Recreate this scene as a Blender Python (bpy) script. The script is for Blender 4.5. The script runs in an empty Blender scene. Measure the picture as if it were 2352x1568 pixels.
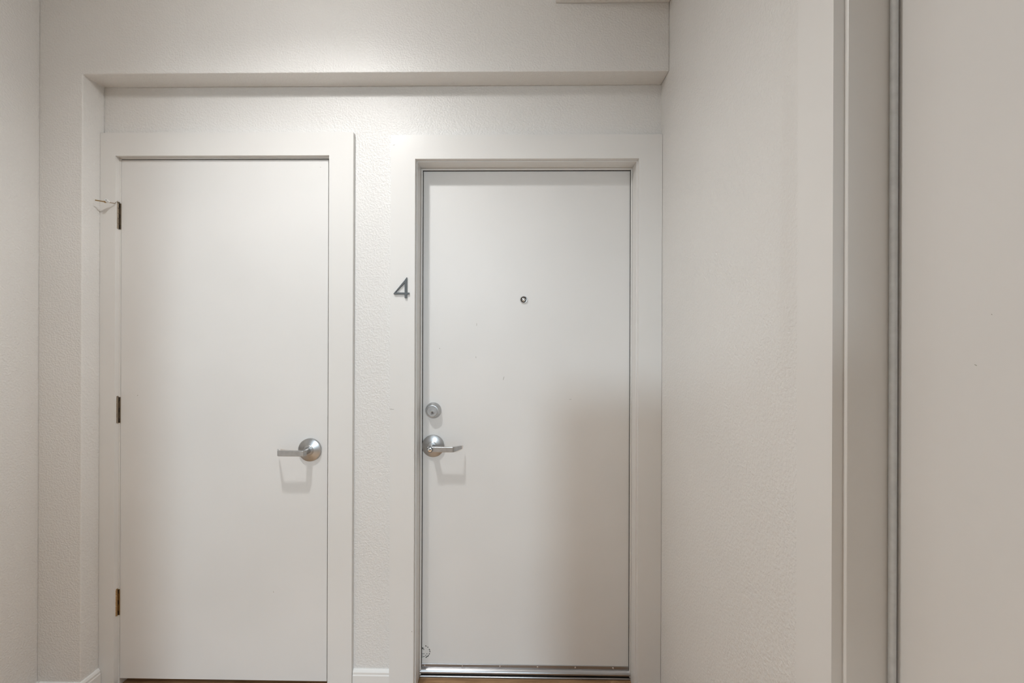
import bpy, bmesh, math, random
from mathutils import Vector, Matrix

random.seed(4)
C = bpy.context.scene.collection
SC = bpy.context.scene

# ------------------------------------------------------------------ camera
W, H, FPX = 2352, 1568, 980.0
CAM = Vector((0.0, 0.0, 1.41))
YAW, ROLL = math.radians(0.82), 0.0035
cam_d = bpy.data.cameras.new('camera'); cam = bpy.data.objects.new('camera', cam_d); C.objects.link(cam)
cam_d.sensor_width = 36.0; cam_d.sensor_fit = 'HORIZONTAL'; cam_d.lens = 36.0*FPX/W
cam_d.clip_start = 0.02
ROT = (Matrix.Rotation(YAW, 3, 'Z') @ Matrix.Rotation(math.pi/2, 3, 'X') @ Matrix.Rotation(ROLL, 3, 'Z'))
cam.matrix_world = Matrix.Translation(CAM) @ ROT.to_4x4()
SC.camera = cam

# ------------------------------------------------------------------ view and sky
SC.view_settings.view_transform = 'Standard'
SC.view_settings.look = 'None'
SC.view_settings.gamma = 1.0
SC.view_settings.use_curve_mapping = False
SC.view_settings.exposure = 0.11
wd = bpy.data.worlds.new('sky'); SC.world = wd; wd.use_nodes = True
wn = wd.node_tree.nodes; wl = wd.node_tree.links
bg = wn['Background']; bg.inputs['Color'].default_value = (0.80, 0.90, 1.0, 1); bg.inputs['Strength'].default_value = 0.4

# main lamp (the ceiling light between the two doors) and the one down the corridor
LAMP_A = (-0.76, 0.93, 2.788); LAMP_A_W = 72.0; COL_A = (1.0, 0.992, 0.975)
LAMP_B = (-0.70, -4.90, 2.55); LAMP_B_W = 430.0; COL_B = (0.76, 0.90, 1.0)
FILL_D = (-0.70, -0.45, 2.788); FILL_D_W = 500.0; COL_D = (0.76, 0.90, 1.0)  # added fill over the viewer, bounced off the floor for ambient light
FILL_GLOW = (-0.75, 0.90, 2.75); FILL_GLOW_W = 6.4      # added point fill beside the main lamp, lifts side walls and ceiling

# ------------------------------------------------------------------ key planes (metres)
XL, XR = -1.860, 0.570          # left and right walls
YF, YW = 1.628, 1.718           # face of the header / face of the recessed wall
YD = 1.790                      # face of the numbered door
YB = -1.50                      # rear wall
ZC = 2.80                       # ceiling
CT = 0.019                      # casing thickness
YC = YW - CT

def ray(x, y):
    return ROT @ Vector(((x - W/2)/FPX, -(y - H/2)/FPX, -1.0))
def onY(x, y, Y):
    d = ray(x, y); return CAM + d*((Y - CAM.y)/d.y)
def onX(x, y, X):
    d = ray(x, y); return CAM + d*((X - CAM.x)/d.x)

# ------------------------------------------------------------------ materials
def nodes(name):
    m = bpy.data.materials.new(name); m.use_nodes = True
    return m, m.node_tree.nodes, m.node_tree.links, m.node_tree.nodes['Principled BSDF']

def paint(name, col, rough=0.45, tex=0.0, scale=95.0, spec=0.5, mott=0.012, fine=0.03):
    m, n, l, b = nodes(name)
    tc = n.new('ShaderNodeTexCoord')
    nz = n.new('ShaderNodeTexNoise'); nz.inputs['Scale'].default_value = 2.3; nz.inputs['Detail'].default_value = 2
    l.new(tc.outputs['Object'], nz.inputs['Vector'])
    rp = n.new('ShaderNodeValToRGB')
    lo = [max(0, c*(1 - mott)) for c in col]; hi = [min(1, c*(1 + mott)) for c in col]
    rp.color_ramp.elements[0].position = 0.35; rp.color_ramp.elements[0].color = (*lo, 1)
    rp.color_ramp.elements[1].position = 0.65; rp.color_ramp.elements[1].color = (*hi, 1)
    l.new(nz.outputs['Fac'], rp.inputs['Fac']); l.new(rp.outputs['Color'], b.inputs['Base Color'])
    b.inputs['Roughness'].default_value = rough
    b.inputs['Specular IOR Level'].default_value = spec
    t1 = n.new('ShaderNodeTexNoise'); t1.inputs['Scale'].default_value = scale if tex else 260.0
    t1.inputs['Detail'].default_value = 1.5; t1.inputs['Roughness'].default_value = 0.45; t1.inputs['Distortion'].default_value = 0.15 if tex else 0
    l.new(tc.outputs['Object'], t1.inputs['Vector'])
    bp = n.new('ShaderNodeBump')
    if tex:
        r2 = n.new('ShaderNodeValToRGB'); r2.color_ramp.interpolation = 'EASE'
        r2.color_ramp.elements[0].position = 0.30; r2.color_ramp.elements[1].position = 0.72
        l.new(t1.outputs['Fac'], r2.inputs['Fac']); l.new(r2.outputs['Color'], bp.inputs['Height'])
        bp.inputs['Strength'].default_value = tex; bp.inputs['Distance'].default_value = 0.0016
    else:
        l.new(t1.outputs['Fac'], bp.inputs['Height'])
        bp.inputs['Strength'].default_value = fine; bp.inputs['Distance'].default_value = 0.001
    l.new(bp.outputs['Normal'], b.inputs['Normal'])
    return m

def simple(name, col, rough=0.5, metal=0.0, grain=None):
    m, n, l, b = nodes(name)
    tc = n.new('ShaderNodeTexCoord'); nz = n.new('ShaderNodeTexNoise')
    mp = n.new('ShaderNodeMapping'); l.new(tc.outputs['Object'], mp.inputs['Vector'])
    mp.inputs['Scale'].default_value = grain or (60, 60, 60)
    nz.inputs['Scale'].default_value = 1.0; nz.inputs['Detail'].default_value = 3
    l.new(mp.outputs['Vector'], nz.inputs['Vector'])
    rp = n.new('ShaderNodeValToRGB')
    rp.color_ramp.elements[0].position = 0.3; rp.color_ramp.elements[0].color = (*[c*0.92 for c in col], 1)
    rp.color_ramp.elements[1].position = 0.7; rp.color_ramp.elements[1].color = (*[min(1, c*1.06) for c in col], 1)
    l.new(nz.outputs['Fac'], rp.inputs['Fac']); l.new(rp.outputs['Color'], b.inputs['Base Color'])
    mr = n.new('ShaderNodeMapRange'); mr.inputs['To Min'].default_value = rough*0.9; mr.inputs['To Max'].default_value = rough*1.15
    l.new(nz.outputs['Fac'], mr.inputs['Value']); l.new(mr.outputs['Result'], b.inputs['Roughness'])
    b.inputs['Metallic'].default_value = metal
    return m

def wood_mat():
    m, n, l, b = nodes('oak_floor')
    tc = n.new('ShaderNodeTexCoord'); oi = n.new('ShaderNodeObjectInfo')
    ad = n.new('ShaderNodeVectorMath'); ad.operation = 'ADD'
    cx = n.new('ShaderNodeCombineXYZ'); ml = n.new('ShaderNodeMath'); ml.operation = 'MULTIPLY'; ml.inputs[1].default_value = 17.0
    l.new(oi.outputs['Random'], ml.inputs[0]); l.new(ml.outputs[0], cx.inputs['X']); l.new(ml.outputs[0], cx.inputs['Y'])
    l.new(tc.outputs['Object'], ad.inputs[0]); l.new(cx.outputs[0], ad.inputs[1])
    mp = n.new('ShaderNodeMapping'); mp.inputs['Scale'].default_value = (7, 90, 40); l.new(ad.outputs[0], mp.inputs['Vector'])
    nz = n.new('ShaderNodeTexNoise'); nz.inputs['Scale'].default_value = 1; nz.inputs['Detail'].default_value = 6; nz.inputs['Distortion'].default_value = 0.7
    l.new(mp.outputs['Vector'], nz.inputs['Vector'])
    rp = n.new('ShaderNodeValToRGB'); e = rp.color_ramp.elements
    e[0].position = 0.3; e[0].color = (0.27, 0.145, 0.066, 1); e[1].position = 0.72; e[1].color = (0.55, 0.335, 0.18, 1)
    l.new(nz.outputs['Fac'], rp.inputs['Fac']); l.new(rp.outputs['Color'], b.inputs['Base Color'])
    b.inputs['Roughness'].default_value = 0.42
    bp = n.new('ShaderNodeBump'); bp.inputs['Strength'].default_value = 0.12; bp.inputs['Distance'].default_value = 0.001
    l.new(nz.outputs['Fac'], bp.inputs['Height']); l.new(bp.outputs['Normal'], b.inputs['Normal'])
    return m

def emit_mat(name, col, s):
    m, n, l, b = nodes(name)
    b.inputs['Base Color'].default_value = (0.8, 0.8, 0.8, 1)
    b.inputs['Emission Color'].default_value = (*col, 1); b.inputs['Emission Strength'].default_value = s
    return m

def glass_mat():
    m, n, l, b = nodes('window_glass')
    b.inputs['Base Color'].default_value = (1, 1, 1, 1); b.inputs['Roughness'].default_value = 0.0
    b.inputs['Transmission Weight'].default_value = 1.0; b.inputs['IOR'].default_value = 1.02
    return m

WALLC = (0.815, 0.81, 0.796)
M = dict(
    wall=paint('wall_paint', WALLC, 0.37, tex=0.5, scale=150),
    ceil=paint('ceiling_paint', (0.84, 0.835, 0.82), 0.7, tex=0.4, scale=105),
    trim=paint('trim_paint', (0.815, 0.81, 0.796), 0.35),
    base=paint('baseboard_paint', (0.86, 0.855, 0.84), 0.38),
    door=paint('door_paint', (0.815, 0.812, 0.803), 0.42, mott=0.02),
    chrome=simple('satin_chrome', (0.50, 0.505, 0.51), 0.33, 1.0),
    bright=simple('bright_chrome', (0.78, 0.79, 0.80), 0.16, 1.0),
    bronze=simple('antique_nickel', (0.36, 0.31, 0.25), 0.36, 1.0),
    brass=simple('aged_brass', (0.42, 0.31, 0.17), 0.35, 1.0),
    alu=simple('mill_aluminium', (0.44, 0.44, 0.45), 0.30, 1.0, grain=(6, 300, 300)),
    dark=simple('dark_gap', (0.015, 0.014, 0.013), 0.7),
    rubber_and_shade=simple('black_rubber_and_shade', (0.02, 0.02, 0.02), 0.6),
    white=simple('white_rubber', (0.82, 0.84, 0.85), 0.5),
    strip=simple('grey_weatherstrip', (0.66, 0.69, 0.71), 0.5),
    number=simple('grey_metal_number', (0.115, 0.125, 0.13), 0.45, 0.3),
    ink=simple('faded_ink', (0.10, 0.105, 0.10), 0.7),
    scuff=simple('scuff_grey', (0.42, 0.40, 0.37), 0.6),
    lens=simple('peephole_lens', (0.03, 0.035, 0.035), 0.06),
    wood=wood_mat(),
    lampglass=emit_mat('lamp_diffuser', COL_A, 6.0),
    glass=glass_mat(),
)

# ------------------------------------------------------------------ mesh helpers
def obj(name, bm, mat, parent=None, smooth=False, bevel=0.0, seg=2):
    bmesh.ops.recalc_face_normals(bm, faces=bm.faces)
    me = bpy.data.meshes.new(name); bm.to_mesh(me); bm.free()
    me.materials.append(M[mat])
    o = bpy.data.objects.new(name, me); C.objects.link(o)
    if parent: o.parent = parent
    if bevel:
        md = o.modifiers.new('bevel', 'BEVEL'); md.width = bevel; md.segments = seg; md.limit_method = 'ANGLE'; md.angle_limit = math.radians(40)
        md.harden_normals = False
    if smooth:
        me.polygons.foreach_set('use_smooth', [True]*len(me.polygons))
        try: me.set_sharp_from_angle(angle=math.radians(35))
        except Exception: pass
    return o

def tag(o, label, cat=None, kind=None, group=None):
    o['label'] = label
    if cat: o['category'] = cat
    if kind: o['kind'] = kind
    if group: o['group'] = group
    return o

def empty(name, loc=(0, 0, 0), parent=None):
    o = bpy.data.objects.new(name, None); C.objects.link(o); o.location = loc
    o.empty_display_size = 0.05
    if parent: o.parent = parent
    return o

def box(bm, x0, x1, y0, y1, z0, z1):
    v = [bm.verts.new((x, y, z)) for x in (x0, x1) for y in (y0, y1) for z in (z0, z1)]
    for f in ((0, 1, 3, 2), (4, 6, 7, 5), (0, 4, 5, 1), (2, 3, 7, 6), (0, 2, 6, 4), (1, 5, 7, 3)):
        bm.faces.new([v[i] for i in f])
    return bm
def bx(*a): return box(bmesh.new(), *a)

def prism(bm, pts, y0, y1, axis='Y'):
    """polygon given as (a, b), pushed along an axis: Y -> (a, y, b), Z -> (a, b, z), X -> (x, a, b)"""
    def mk(p, t):
        if axis == 'Y': return (p[0], t, p[1])
        if axis == 'Z': return (p[0], p[1], t)
        return (t, p[0], p[1])
    a = [bm.verts.new(mk(p, y0)) for p in pts]; b = [bm.verts.new(mk(p, y1)) for p in pts]
    bm.faces.new(a); bm.faces.new(b[::-1])
    for i in range(len(pts)):
        j = (i + 1) % len(pts); bm.faces.new((a[i], a[j], b[j], b[i]))
    return bm
def pr(*a, **k): return prism(bmesh.new(), *a, **k)

def lathe(bm, prof, cx, y0, cz, seg=48, axis='Y'):
    """profile [(radius, out)] turned about an axis leaving the door towards the viewer (-Y) or standing (Z)"""
    rings = []
    for r, p in prof:
        ring = []
        for k in range(seg):
            a = 2*math.pi*k/seg
            if axis == 'Y': co = (cx + r*math.cos(a), y0 - p, cz + r*math.sin(a))
            elif axis == 'Z': co = (cx + r*math.cos(a), y0 + r*math.sin(a), cz + p)
            else: co = (cx + p, y0 + r*math.cos(a), cz + r*math.sin(a))
            ring.append(bm.verts.new(co))
        rings.append(ring)
    for A, B in zip(rings, rings[1:]):
        for k in range(seg):
            j = (k + 1) % seg; bm.faces.new((A[k], A[j], B[j], B[k]))
    bm.faces.new(rings[0]); bm.faces.new(rings[-1][::-1])
    return bm
def lt(*a, **k): return lathe(bmesh.new(), *a, **k)

def tube(bm, pts, r, seg=16, r2=None):
    pts = [Vector(p) for p in pts]; rings = []
    for i, p in enumerate(pts):
        d = (pts[min(i+1, len(pts)-1)] - pts[max(i-1, 0)]).normalized()
        u = d.cross(Vector((0, 0, 1)));  u = u.normalized() if u.length > 1e-4 else Vector((1, 0, 0))
        w = d.cross(u).normalized()
        rr = r if r2 is None else r + (r2 - r)*i/(len(pts)-1)
        rings.append([bm.verts.new(p + (u*math.cos(2*math.pi*k/seg) + w*math.sin(2*math.pi*k/seg))*rr) for k in range(seg)])
    for A, B in zip(rings, rings[1:]):
        for k in range(seg):
            j = (k + 1) % seg; bm.faces.new((A[k], A[j], B[j], B[k]))
    bm.faces.new(rings[0][::-1]); bm.faces.new(rings[-1])
    return bm
def tb(*a, **k): return tube(bmesh.new(), *a, **k)

# ------------------------------------------------------------------ measured positions
XP = onY(187, 800, YF).x                                  # left side of the recess
ZH = 0.5*(onY(400, 169, YF).z + onY(1400, 163, YF).z)      # underside of the header
# utility door (left): opening between casings, on the casing face
D1L, D1R = onY(263.5, 784, YC).x, onY(754.5, 784, YC).x
D1T = onY(500, 357, YC).z
D1CR = onY(810, 784, YC).x; D1CT = onY(500, 304, YC).z
# numbered door: casing opening
D2L, D2R = onY(952, 784, YC).x, onY(1466.5, 784, YC).x
D2T = onY(1200, 364, YC).z
D2CL = onY(896, 784, YC).x; D2CT = onY(1200, 309, YC).z
RV = 0.005                                                # reveal
# right-hand door in the right wall
D3Y1 = onX(1912, 784, XR - CT).y                          # far edge of the opening (casing)
D3CY = onX(1831, 784, XR - CT).y                          # outer edge of the casing
D3W = 0.93; D3Y0 = D3Y1 - D3W
D3T = D2T

# ------------------------------------------------------------------ setting
# floor: slab with boards laid across the hall
fl = tag(obj('floor', bx(XL - .5, XR + .6, -6.4, YW + .30, -0.10, -0.013), 'wood'), 'brown wood board floor running up to the door threshold', 'floor', 'structure')
PWID, PLEN = 0.127, 1.22
pm = bpy.data.meshes.new('plank'); bmp = bx(0, PLEN - .0008, 0, PWID - .0008, -0.0125, 0.0); bmp.to_mesh(pm); bmp.free(); pm.materials.append(M['wood'])
y = YD - .004 - PWID; k = 0
while y > -1.5:
    x = XL - random.uniform(0.0, 0.9)
    while x < XR:
        p = bpy.data.objects.new('plank', pm); C.objects.link(p); p.location = (x, y, 0)
        x0, x1 = max(x, XL), min(x + PLEN, XR)
        if x1 - x0 > 0.02:
            p.scale.x = (x1 - x0)/PLEN; p.location.x = x0; p.parent = fl
        else: bpy.data.objects.remove(p)
        x += PLEN
    y -= PWID
ce = tag(obj('ceiling', bx(XL - .5, XR + .6, -6.4, YW + .30, ZC, ZC + .12), 'ceil'), 'pale textured ceiling above the hall', 'ceiling', 'structure')

# back wall: front layer (pier and header) and recessed layer with both openings
bm = bmesh.new()
prism(bm, [(XL, 0), (XP, 0), (XP, ZH), (XR, ZH), (XR, ZC), (XL, ZC)], YF, YW)
wf = obj('wall_back', bm, 'wall', bevel=0.003)
tag(wf, 'textured off-white wall with a shallow header stepping out over both doors', 'wall', 'structure')
bm = bmesh.new()
a1, b1, t1 = D1L - .012, D1R + .012, D1T + .012
a2, b2, t2 = D2L - .012, D2R + .012, D2T + .012
prism(bm, [(XL, 0), (a1, 0), (a1, t1), (b1, t1), (b1, 0), (a2, 0), (a2, t2), (b2, t2), (b2, 0), (XR, 0), (XR, ZC), (XL, ZC)], YW, YW + 0.14)
obj('recessed_face', bm, 'wall', wf)
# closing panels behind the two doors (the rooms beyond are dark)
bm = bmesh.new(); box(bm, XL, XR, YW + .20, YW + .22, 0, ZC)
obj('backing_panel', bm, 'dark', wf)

tag(obj('wall_left', bx(XL - .12, XL, YB, YW + .30, 0, ZC), 'wall'), 'textured off-white wall on the left edge of the view', 'wall', 'structure')

bm = bmesh.new()
o0, o1, ot = D3Y0 - .012, D3Y1 + .012, D3T + .012
prism(bm, [(YB, 0), (o0, 0), (o0, ot), (o1, ot), (o1, 0), (YW + .30, 0), (YW + .30, ZC), (YB, ZC)], XR, XR + .14, axis='X')
wr = tag(obj('wall_right', bm, 'wall'), 'textured off-white wall right of the numbered door', 'wall', 'structure')
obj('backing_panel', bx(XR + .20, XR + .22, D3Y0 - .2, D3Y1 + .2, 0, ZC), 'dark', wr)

# dropped box along the right wall under the ceiling
SX = onY(1276, 7, YF).x; SZ = onY(1276, 8, YF).z
tag(obj('trim_1', bx(SX, XR, YB, YF, SZ, ZC), 'wall', bevel=0.003), 'low boxed-in soffit under the ceiling along the right wall', 'soffit', 'structure')

# rear wall behind the viewer with a full-height opening into the corridor
OPX0, OPX1 = -1.09, 0.06
SHADEX, SHADEZ = -0.27, 1.86            # added low blocker in the passage, shades the numbered door's lower right
bm = bmesh.new()
box(bm, XL, OPX0, YB - .12, YB, 0, ZC)
prism(bm, [(SHADEX, 0), (XR, 0), (XR, ZC), (OPX1, ZC), (OPX1, SHADEZ), (SHADEX, SHADEZ)], YB - .12, YB)
tag(obj('wall_rear', bm, 'wall'), 'off-white wall behind the viewer with an open passage and an added low shade blocker', 'wall', 'structure')
YE, XE0, XE1 = -6.2, -2.10, 0.95
tag(obj('wall_corridor_left', bx(XE0 - .12, XE0, YE, YB - .12, 0, ZC), 'wall'), 'off-white left wall of the corridor behind the viewer', 'wall', 'structure')
tag(obj('wall_corridor_right', bx(XE1, XE1 + .12, YE, YB - .12, 0, ZC), 'wall'), 'off-white right wall of the corridor behind the viewer', 'wall', 'structure')
bm = bmesh.new(); box(bm, XE0, XE1, YE - .12, YE, 0, ZC)
tag(obj('wall_corridor_end', bm, 'wall'), 'off-white wall closing the corridor behind the viewer', 'wall', 'structure')
bm = bmesh.new(); box(bm, XE0 - .12, XL, YB - .24, YB - .12, 0, ZC); box(bm, XR, XE1 + .12, YB - .24, YB - .12, 0, ZC)
tag(obj('wall_corridor_front', bm, 'wall'), 'short corridor returns beside the passage behind the viewer', 'wall', 'structure')
def addp(name, bm, mat, par, **k):
    o = obj(name, bm, mat, None, **k); o.parent = par
    o.matrix_parent_inverse = Matrix.Translation(par.location).inverted() if par.parent is None else par.matrix_parent_inverse.copy()
    return o
# ------------------------------------------------------------------ door frames and casings
def frame_parts(root, L, R, T, outL, outR, outT, depth):
    """casing boards on the wall face, jamb boards lining the opening"""
    g = 0.0
    addp('side_casing', pr([(outL, 0.0), (L, 0.0), (L, T), (outL, outT)], YC, YW - .0002), 'trim', root)
    addp('side_casing', pr([(R, 0.0), (outR, 0.0), (outR, outT), (R, T)], YC, YW - .0002), 'trim', root)
    addp('head_casing', pr([(L + g, T), (R - g, T), (outR - g, outT), (outL + g, outT)], YC, YW - .0002), 'trim', root)
    addp('side_jamb', bx(L - RV - .006, L + RV, YW, YW + depth, 0, T - RV), 'trim', root, bevel=0.001)
    addp('side_jamb', bx(R - RV, R + RV + .006, YW, YW + depth, 0, T - RV), 'trim', root, bevel=0.001)
    addp('head_jamb', bx(L - RV, R + RV, YW, YW + depth, T - RV, T + RV + .006), 'trim', root, bevel=0.001)

f1 = tag(empty('trim_2', ((D1L + D1R)/2, YW, 0)), 'flat off-white casing and frame around the plain hinged door', 'door frame', 'structure')
frame_parts(f1, D1L, D1R, D1T, XP + .001, D1CR, D1CT, 0.12)
f2 = tag(empty('trim_3', ((D2L + D2R)/2, YW, 0)), 'flat off-white casing and deep frame around the numbered door', 'door frame', 'structure')
frame_parts(f2, D2L, D2R, D2T, D2CL, XR - .001, D2CT, 0.12)
# weatherstrips of the numbered door
jl, jr, jt = D2L + RV, D2R - RV, D2T - RV
WS = 0.0075
for q in ((jl, jl + WS, 0.016, jt), (jr - WS*.7, jr, 0.016, jt)):
    addp('weatherstrip', bx(q[0], q[1], YD - .012, YD - .0035, q[2], q[3]), 'trim', f2, bevel=0.0015)
addp('weatherstrip', bx(jl + WS, jr - WS*.7, YD - .012, YD - .0035, jt - .008, jt), 'trim', f2, bevel=0.0015)
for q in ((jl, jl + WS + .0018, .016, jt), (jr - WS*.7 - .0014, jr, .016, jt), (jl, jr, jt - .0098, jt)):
    addp('gap_shade_strip', bx(q[0], q[1], YD - .0032, YD - .0004, q[2], q[3]), 'rubber_and_shade', f2)  # black strips stand in for the shaded gap between weatherstrip and slab
# stops of the plain door (behind the slab)
for q in ((D1L + RV, D1L + RV + .012), (D1R - RV - .012, D1R - RV)):
    addp('door_stop_moulding', bx(q[0], q[1], YW + .05, YW + .085, 0, D1T - RV), 'trim', f1)

# frame of the right wall's door
f3 = tag(empty('trim_4', (XR, (D3Y0 + D3Y1)/2, 0)), 'wide flat casing and shaded frame of the door in the right wall', 'door frame', 'structure')
CW = D3CY - D3Y1
x0c = XR - CT
addp('side_casing', pr([(D3Y1, 0), (D3CY, 0), (D3CY, D3T + CW), (D3Y1, D3T)], x0c, XR - .0002, axis='X'), 'trim', f3)
addp('side_casing', pr([(D3Y0 - CW, 0), (D3Y0, 0), (D3Y0, D3T), (D3Y0 - CW, D3T + CW)], x0c, XR - .0002, axis='X'), 'trim', f3)
addp('head_casing', pr([(D3Y0, D3T), (D3Y1, D3T), (D3CY, D3T + CW), (D3Y0 - CW, D3T + CW)], x0c, XR - .0002, axis='X'), 'trim', f3)
RV3 = 0.009; JD = 0.0755
addp('side_jamb', bx(XR, XR + .12, D3Y1 - RV3, D3Y1 + .010, 0, D3T - RV3), 'trim', f3, bevel=0.001)
addp('side_jamb', bx(XR, XR + .12, D3Y0 - .010, D3Y0 + RV3, 0, D3T - RV3), 'trim', f3, bevel=0.001)
addp('head_jamb', bx(XR, XR + .12, D3Y0 - .010, D3Y1 + .010, D3T - RV3, D3T + .010), 'trim', f3, bevel=0.001)
XD3 = XR + JD + .006
bm = tb([(XR + JD - .002, D3Y1 - RV3 - .0055, 0.01), (XR + JD - .002, D3Y1 - RV3 - .0055, D3T - RV3)], 0.0058, seg=14)
addp('weatherstrip', bm, 'strip', f3, smooth=True)
addp('weatherstrip', tb([(XR + JD - .002, D3Y0 + RV3 + .0055, 0.01), (XR + JD - .002, D3Y0 + RV3 + .0055, D3T - RV3)], 0.0058, seg=14), 'strip', f3, smooth=True)

# ------------------------------------------------------------------ baseboards
def base_profile(h=0.085, t=0.012):
    return [(0, 0), (t, 0), (t, h - .022), (t - .002, h - .018), (t - .002, h - .010), (t - .006, h - .003), (t - .009, h), (0, h)]
BH = 0.086
bb = tag(empty('baseboard_back', (0, YW, 0)), 'short white moulded baseboard between the two doors', 'baseboard', 'structure')
addp('baseboard_run', pr([(YW - d, z) for d, z in base_profile(BH)], D1CR + .0008, D2CL - .0008, axis='X'), 'base', bb)
bb2 = tag(empty('baseboard_side', (XP, YF, 0)), 'white baseboard turning the corner left of the plain door', 'baseboard', 'structure')
addp('baseboard_run', pr([(XP + d, z) for d, z in base_profile(BH)], YF - .012, YC - .001, axis='Y'), 'base', bb2)
addp('baseboard_run', pr([(YF - d, z) for d, z in base_profile(BH)], XL + .012, XP, axis='X'), 'base', bb2)
bl = tag(empty('baseboard_left', (XL, 0, 0)), 'white baseboard along the left wall', 'baseboard', 'structure')
addp('baseboard_run', pr([(XL + d, z) for d, z in base_profile(BH)], YB, YF, axis='Y'), 'base', bl)

# ------------------------------------------------------------------ doors
S1L, S1R, S1T = D1L + .0063, D1R - RV - .0066, D1T - RV - .004
Z1 = 0.030
d1 = tag(empty('door_1', ((S1L + S1R)/2, YW, Z1)), 'plain off-white flush door with three hinges and a lever at its right edge', 'door', 'structure')
addp('slab', bx(S1L, S1R, YW + .001, YW + .044, Z1, S1T), 'door', d1, bevel=0.001)
d2 = tag(empty('door_2', ((jl + jr)/2, YD, .012)), 'off-white flush entry door with peephole, deadbolt and lever', 'door', 'structure')
Z2 = 0.012
addp('slab', bx(jl + .003, jr - .003, YD, YD + .044, Z2, jt - .003), 'door', d2, bevel=0.001)
d3 = tag(empty('door_3', (XD3, (D3Y0 + D3Y1)/2, .012)), 'off-white flush door in the right wall at the right edge of the view', 'door', 'structure')
addp('slab', bx(XD3, XD3 + .044, D3Y0 + RV3 + .003, D3Y1 - RV3 - .003, .012, D3T - RV3 - .003), 'door', d3, bevel=0.001)

# lever sets: side = +1 points right, -1 points left
def lever_set(door, cx, cz, y0, side, keyed):
    root = empty('lever_handle', (0, 0, 0)); root.parent = door
    root.matrix_parent_inverse = Matrix.Translation(door.location).inverted()
    def part(name, bm, mat, **k):
        o = obj(name, bm, mat, root, **k); return o
    part('rose', lt([(.0458, 0), (.0464, .0015), (.0464, .0080), (.0456, .0096), (.0440, .0104), (.0330, .0135), (.0205, .0170), (.0190, .0190), (.0172, .0196), (.0160, .0196)], cx, y0, cz, 64), 'chrome', smooth=True)
    part('collar', lt([(.0160, .0190), (.0160, .0225), (.0150, .0230), (.0135, .0230)], cx, y0, cz, 48), 'chrome', smooth=True)
    part('spindle_neck', lt([(.0118, .0225), (.0118, .0580)], cx, y0, cz, 40), 'chrome', smooth=True)
    # arm in plan: straight bar, then a return towards the door
    hz = 0.0108; P = 0.068
    if keyed:
        out = [(-.0118, P - .010), (-.0118, P), (.092, P), (.098, P - .004), (.1235, .022)]
        inn = [(.1205, .0195), (.0915, P - .0085), (.088, P - .0095), (.012, P - .0100)]
    else:
        out = [(-.0118, P - .016), (-.004, P - .001), (.002, P), (.094, P), (.0995, P - .004), (.1235, .022)]
        inn = [(.1205, .0195), (.0925, P - .0085), (.089, P - .0095), (.012, P - .0100)]
    poly = out + inn
    bm = bmesh.new()
    def hh(p): return hz*(0.55 + 0.45*min(1.0, max(0.0, (p - .018)/.030)))
    top = [bm.verts.new((cx + side*a, y0 - p, cz + hh(p))) for a, p in poly]
    bot = [bm.verts.new((cx + side*a, y0 - p, cz - hz + (hz - hh(p))*0.7)) for a, p in poly]
    bm.faces.new(top); bm.faces.new(bot[::-1])
    for i in range(len(poly)):
        j = (i + 1) % len(poly); bm.faces.new((top[i], top[j], bot[j], bot[i]))
    part('lever_arm', bm, 'chrome', bevel=0.0022, seg=3, smooth=False)
    if keyed:
        part('key_cylinder', lt([(.0117, P - .012), (.0117, P + .0010), (.0108, P + .0022), (.0098, P + .0022)], cx, y0, cz, 40), 'number', smooth=True)
        part('cylinder_face', lt([(.0090, P + .001), (.0090, P + .0028), (.0083, P + .0032), (.0, P + .0032)][:3], cx, y0, cz, 32), 'bright', smooth=True)
        part('keyhole', bx(cx - .0045, cx + .0045, y0 - P - .0036, y0 - P - .0030, cz - .0006, cz + .0014), 'dark')
    return root

p = onY(713.0, 1032.0, YW); lever_set(d1, p.x, p.z, YW + .001, -1, False)
p = onY(995.3, 1023.0, YD); LX, LZ = p.x, p.z; lever_set(d2, LX, LZ, YD, +1, True)

# deadbolt
def child_root(name, door):
    r = empty(name); r.parent = door; r.matrix_parent_inverse = Matrix.Translation(door.location).inverted(); return r
p = onY(995.6, 942.0, YD); bx_, bz_ = p.x, p.z
db = child_root('deadbolt', d2)
obj('guard_collar', lt([(.0335, 0), (.0337, .002), (.0330, .006), (.0262, .024), (.0250, .0265), (.0225, .0268), (.0222, .0245)], bx_, YD, bz_, 64), 'chrome', db, smooth=True)
obj('cylinder_plate', lt([(.0220, .020), (.0220, .0252), (.0212, .0258), (.0100, .0258)], bx_, YD, bz_, 48), 'chrome', db, smooth=True)
obj('key_plug', lt([(.0082, .024), (.0082, .0272), (.0074, .0280), (.0040, .0280)], bx_, YD, bz_ - .0055, 32), 'bright', db, smooth=True)
bm = bx(bx_ - .0010, bx_ + .0010, YD - .0286, YD - .0280, bz_ - .0120, bz_ - .0020)
lathe(bm, [(.0021, .0280), (.0021, .0286)], bx_, YD, bz_ - .0042, 16)
obj('keyhole', bm, 'dark', db)

# peephole
p = onY(1202.8, 688.0, YD); ph = child_root('peephole', d2)
obj('rim', lt([(.0158, 0), (.0160, .0015), (.0152, .0040), (.0138, .0052), (.0122, .0050), (.0112, .0030), (.0112, .0005)], p.x, YD, p.z, 48), 'bright', ph, smooth=True)
obj('barrel', lt([(.0111, .0004), (.0111, .0012), (.0100, .0012)], p.x, YD, p.z, 40), 'dark', ph, smooth=True)
obj('lens', lt([(.0086, .0010), (.0080, .0024), (.0060, .0036), (.0030, .0042), (.0008, .0043)], p.x, YD, p.z, 32), 'bright', ph, smooth=True)

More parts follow.
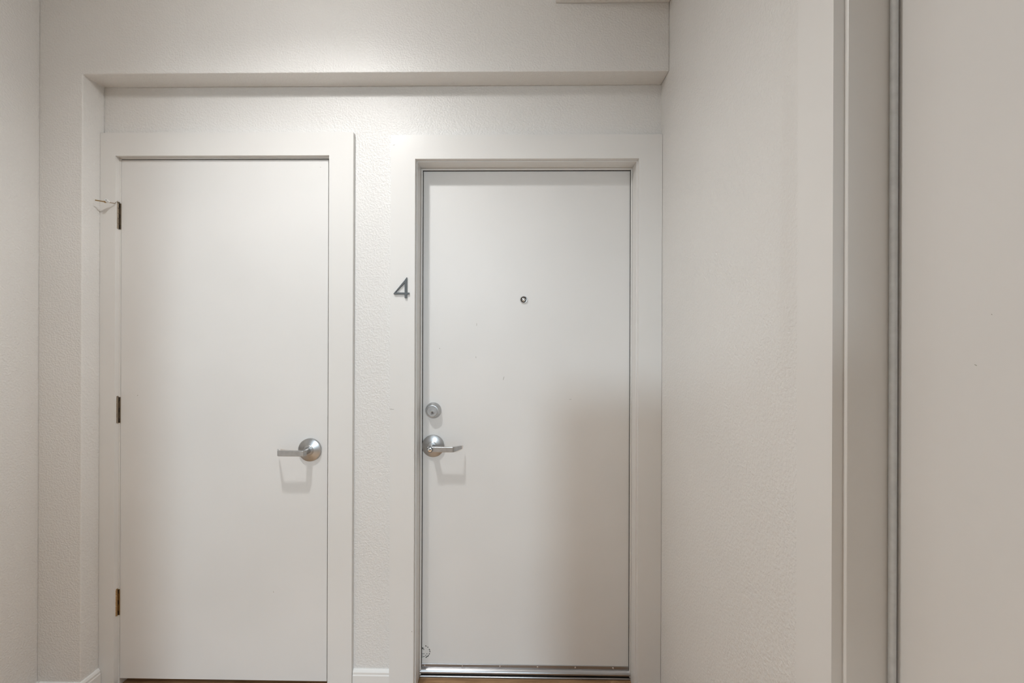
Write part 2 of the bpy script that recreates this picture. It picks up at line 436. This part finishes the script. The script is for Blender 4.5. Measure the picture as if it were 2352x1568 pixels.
# hinges of the plain door
def hinge(zc, mat, pin=True):
    h = child_root('hinge', d1)
    cx = onY(268.6, 784, YW - .006).x; cy = YW - .0062; r = .0062; hh = .0525
    segs = [(-1, -.60), (-.60, -.20), (-.20, .20), (.20, .60), (.60, 1)]
    for a, b_ in segs:
        obj('knuckle', lt([(r - .0006, a*hh + .0003), (r, a*hh + .0009), (r, b_*hh - .0009), (r - .0006, b_*hh - .0003)], cx, cy, zc, 24, axis='Z'), mat, h, smooth=True)
    obj('door_leaf', bx(cx, S1L + .0006, YW - .0016, YW + .0006, zc - hh, zc + hh), mat, h)
    obj('frame_leaf', bx(D1L + .0005, cx, YW - .0016, YW - .0001, zc - hh, zc + hh), mat, h)
    for a in (-.82, .0, .82):
        obj('leaf_slot', bx(cx + .0058, cx + .0074, YW - .0024, YW - .0015, zc + a*hh - .008, zc + a*hh + .008), 'dark', h)
    obj('pin_tip', lt([(.0045, hh), (.0060, hh + .001), (.0060, hh + .0035), (.0035, hh + .0055)], cx, cy, zc, 24, axis='Z'), mat, h, smooth=True)
    return cx, cy, zc + hh
zt = [onY(270, 497, YW).z, onY(269, 941, YW).z, onY(267, 1382, YW).z]
hx, hy, hz_ = hinge(zt[0], 'bronze'); hinge(zt[1], 'bronze'); hinge(zt[2], 'brass')

# hinge-pin door stop on the top hinge
ds = tag(empty('hinge_pin_door_stop', (hx, hy, hz_)), 'small metal hinge-pin door stop with white tip on the top hinge', 'door stop')
inv = Matrix.Translation(ds.location).inverted()
def dpart(name, bm, mat, **k):
    o = obj(name, bm, mat, ds, **k); o.matrix_parent_inverse = inv; return o
zA = hz_ + .0015
dpart('pin_ring', lt([(.0066, -.0006), (.0078, .0), (.0078, .0030), (.0062, .0040)], hx, hy, zA, 28, axis='Z'), 'bronze', smooth=True)
dpart('pin_head', lt([(.0060, .0040), (.0066, .0050), (.0058, .0075), (.0030, .0088)], hx, hy, zA, 24, axis='Z'), 'bright', smooth=True)
a0 = Vector((hx - .001, hy - .006, zA + .0015)); a1 = onY(264.5, 467.0, YC - .004); a2 = onY(246.5, 464.2, YC - .022)
dpart('arm', tb([a0, a1, a2], .0021), 'bronze', smooth=True)
rod_end = onY(218.5, 459.5, YC - .040)
rd = rod_end - a2
dpart('threaded_rod', tb([a2 - rd*0.10, rod_end], .0023), 'brass', smooth=True)
dpart('lock_nut', tb([a2 + rd*0.10, a2 + rd*0.26], .0044, seg=6), 'brass')
tdir = Vector((.40, -.90, .10)).normalized()
tipc = onY(245.5, 461.0, YC - .030)
dpart('rubber_tip', tb([tipc - tdir*.008, tipc - tdir*.007, tipc + tdir*.005, tipc + tdir*.007], .0062, seg=20, r2=.0050), 'white', smooth=True)
dpart('tip_screw', tb([tipc + tdir*.0066, tipc + tdir*.0076], .0016, seg=12), 'dark')

# house number 4 on the casing
def n4(px, py): 
    q = onY(px, py, YC); return (q.x, q.z)
yo0, yo1 = YC - .0065, YC - .0008
L4, R4 = n4(930.2, 660), n4(935.4, 660)
top4 = n4(934.8, 637.2)[1]; bot4 = n4(933, 684.6)[1]
cb0, cb1 = n4(920, 676.1)[1], n4(920, 671.9)[1]
lx4 = n4(905.0, 674)[0]; rx4 = n4(940.7, 674)[0]
bm = bmesh.new()
xs0, xs1 = L4[0], R4[0]
# outer outline with a triangular opening, as strips
dgo = [(xs1 - .0005, top4), (lx4, cb1 - .0035), (lx4, cb0 + .0006)]
wst = .0052
prism(bm, [(xs0, bot4), (xs1, bot4), (xs1, top4), (xs1 - .0012, top4), (xs0, top4 - (xs1 - xs0)*1.25)], yo0, yo1)
prism(bm, [(lx4 + .001, cb0), (xs0, cb0), (xs0, cb1), (lx4 + .0075, cb1), (lx4, cb0 + .0035), (lx4, cb0 + .001)], yo0, yo1)
prism(bm, [(xs1, cb0), (rx4, cb0), (rx4, cb1), (xs1, cb1)], yo0, yo1)
prism(bm, [(lx4, cb0 + .0035), (lx4 + .0075, cb1), (xs0, top4 - (xs1 - xs0)*1.25 - .011), (xs0, top4 - (xs1 - xs0)*1.25)], yo0, yo1)
tag(obj('house_number', bm, 'number'), 'grey metal number 4 on the casing left of the entry door', 'number')

# door sweep and threshold of the numbered door
ds2 = child_root('door_sweep', d2)
sx0, sx1 = jl + .004, jr - .004
zs = [onY(1206, v, YD - .004).z for v in (1527.5, 1535.0, 1548.5)]
zf0, zf1, zb = zs
obj('sweep_flange', pr([(YD, zf1 - .002), (YD - .0030, zf1 - .002), (YD - .0030, zf0 - .001), (YD - .0020, zf0), (YD, zf0)], sx0, sx1, axis='X'), 'alu', ds2)
prof = [(YD, zf1)]
n = 12; hgt = zf1 - zb
for i in range(n + 1):
    t = i/n; prof.append((YD - .0030 - .0125*math.sin(math.pi*min(1, t*1.0))**0.8*(1) - .002*t, zf1 - hgt*t))
prof.append((YD, zb))
obj('sweep_drip', pr(prof, sx0, sx1, axis='X'), 'alu', ds2, smooth=True)
obj('sweep_seal', bx(sx0, sx1, YD + .002, YD + .006, 0.010, zb + .001), 'rubber_and_shade', ds2)
for k in range(6):
    q = onY(975.4 + 86.5*k, 1527.5 + .0146*(975.4 + 86.5*k - 968) - 0.2, YD - .003)
    obj('screw', lt([(.0036, .0028), (.0036, .0040), (.0026, .0052), (.0010, .0056)], q.x, YD, 0.5*(zf0 + zf1), 16), 'bright', ds2, smooth=True)

th = tag(empty('door_threshold', ((jl + jr)/2, YD, 0)), 'low aluminium threshold under the numbered entry door', 'threshold')
tinv = Matrix.Translation(th.location).inverted()
y0t = YD - .0045
o = obj('threshold_plate', pr([(y0t, 0.0), (y0t, .0035), (y0t + .001, .0055), (y0t + .003, .0068), (YD + .012, .0085), (YD + .04, .0095), (YD + .04, 0)], jl + .0006, jr - .0006, axis='X'), 'alu', th); o.matrix_parent_inverse = tinv

# faint ink stamp low on the numbered door
st = child_root('ink_stamp', d2)
bm = bmesh.new()
def dash(x, yv, w, h, ang):
    q = onY(x, yv, YD); s = YD/FPX
    c, sn = math.cos(ang), math.sin(ang); pts = []
    for dx, dz in ((-w/2, -h/2), (w/2, -h/2), (w/2, h/2), (-w/2, h/2)):
        pts.append((q.x + (dx*c - dz*sn)*s, q.z + (dx*sn + dz*c)*s))
    prism(bm, pts, YD - .0004, YD + .0002)
for a, w in ((70, 3.2), (48, 2.2), (20, 3.6), (2, 3.4), (-22, 3.0), (-40, 2.6), (-52, 3.0), (-66, 3.6)):
    r = 15.0; t = math.radians(a)
    dash(973.5 + r*math.cos(t)*0.92, 1496 - r*math.sin(t)*0.92, w, 1.9, t + math.pi/2 + random.uniform(-.3, .3))
for x, yv, w, h in ((971, 1488, 3.2, 3.0), (973.3, 1490.5, 1.6, 2.6), (969.3, 1491, 2.0, 1.3), (967.5, 1494.5, 1.6, 1.4), (971.5, 1501, 8.0, .9), (969, 1504.6, 4.0, .8), (969.5, 1508, 2.0, 1.7), (972.2, 1507.6, 1.8, 1.6), (974.4, 1506.9, 1.4, 2.2), (978, 1504.6, 1.4, 2.4), (980.5, 1501, 2.6, 1.2)):
    dash(x, yv, w, h, random.uniform(-.15, .15))
obj('stamp_print', bm, 'ink', st)

# small chips and scuffs in the paint
def scuff(par, x, yv, plane, val, w, h, ang, mat='scuff'):
    bm = bmesh.new(); n = 7; s = 0
    q = onY(x, yv, val) if plane == 'Y' else onX(x, yv, val)
    sc = (q.y if plane == 'Y' else q.y)/FPX
    pts = []
    for k in range(n):
        a = 2*math.pi*k/n; rr = random.uniform(.75, 1.1)
        u, v = w/2*rr*math.cos(a), h/2*rr*math.sin(a)
        c, sn = math.cos(ang), math.sin(ang); pts.append(((u*c - v*sn)*sc, (u*sn + v*c)*sc))
    if plane == 'Y': prism(bm, [(q.x + a, q.z + b) for a, b in pts], val - .0003, val + .0002)
    else: prism(bm, [(q.y + a, q.z + b) for a, b in pts], val - .0003, val + .0002, axis='X')
    o = obj('paint_scuff', bm, mat, par); o.matrix_parent_inverse = Matrix.Translation(par.location).inverted()
for a in ((900, 939.5, 15, 1.2, -.06), (905, 333, 6, .9, .1), (946, 1450, 1.6, 3, 0)):
    scuff(f2, a[0], a[1], 'Y', YC, a[2], a[3], a[4])
for a in ((1095, 745, 1.0, 9, .0), (1157, 868, 1.2, 10, -.3), (1010, 800, 1.2, 3, .3), (1310, 917, 6, .9, .05), (1093, 820, 1.0, 6, .1)):
    scuff(d2, a[0], a[1], 'Y', YD, a[2], a[3], a[4])
for a in ((316, 908, 2.0, 2.2, 0), (736, 384, 3, 1.0, 0), (628, 1359, 1.0, 4, .3)):
    scuff(d1, a[0], a[1], 'Y', YW + .001, a[2], a[3], a[4])
scuff(d3, 2241, 838, 'X', XD3, 7, 2.0, .5)
scuff(d3, 2278, 722, 'X', XD3, 4, 1.6, .8)

# ------------------------------------------------------------------ lamps
def ceiling_lamp(pos, watts, col, angle, label, drop=0.0, aim=None):
    x, yv, z = pos
    r = tag(empty('ceiling_light', (x, yv, ZC)), label, 'ceiling light')
    inv = Matrix.Translation(r.location).inverted()
    zb = ZC - drop
    o = obj('trim_ring', lt([(.060, -.0005), (.085, -.0005), (.085, -.004), (.080, -.008), (.062, -.008), (.060, -.006)], x, yv, ZC, 48, axis='Z'), 'base', r, smooth=True); o.matrix_parent_inverse = inv
    if drop:
        o = obj('stem', lt([(.008, 0.0), (.008, -drop + .01)], x, yv, ZC, 16, axis='Z'), 'chrome', r, smooth=True); o.matrix_parent_inverse = inv
    o = obj('diffuser', lt([(.059, -.001), (.059, -.004), (.045, -.006), (.010, -.007)], x, yv, zb, 48, axis='Z'), 'lampglass', r, smooth=True); o.matrix_parent_inverse = inv
    ld = bpy.data.lights.new('lamp_light', 'SPOT' if angle else 'POINT')
    if angle: ld.spot_size = math.radians(angle); ld.spot_blend = 1.0
    ld.shadow_soft_size = 0.045 if angle else 0.075; ld.energy = watts; ld.color = col
    lo = bpy.data.objects.new('lamp_light', ld); C.objects.link(lo); lo.location = (x, yv, z)
    if aim: lo.rotation_euler = (Vector(aim) - Vector(pos)).to_track_quat('-Z', 'Y').to_euler(); ld.shadow_soft_size = 0.13
ceiling_lamp(LAMP_A, LAMP_A_W, COL_A, 156, 'round ceiling light between the two doors')
ceiling_lamp(LAMP_B, LAMP_B_W, COL_B, 40, 'cool white spot lamp hanging far down the corridor', drop=0.16, aim=(-0.55, 1.75, 0.65))
ceiling_lamp(FILL_D, FILL_D_W, COL_D, 90, 'added round fill downlight above the viewer')
gl = bpy.data.lights.new('fill_glow', 'POINT'); gl.shadow_soft_size = 0.06; gl.energy = FILL_GLOW_W; gl.color = COL_A
go = bpy.data.objects.new('fill_glow', gl); C.objects.link(go); go.location = FILL_GLOW
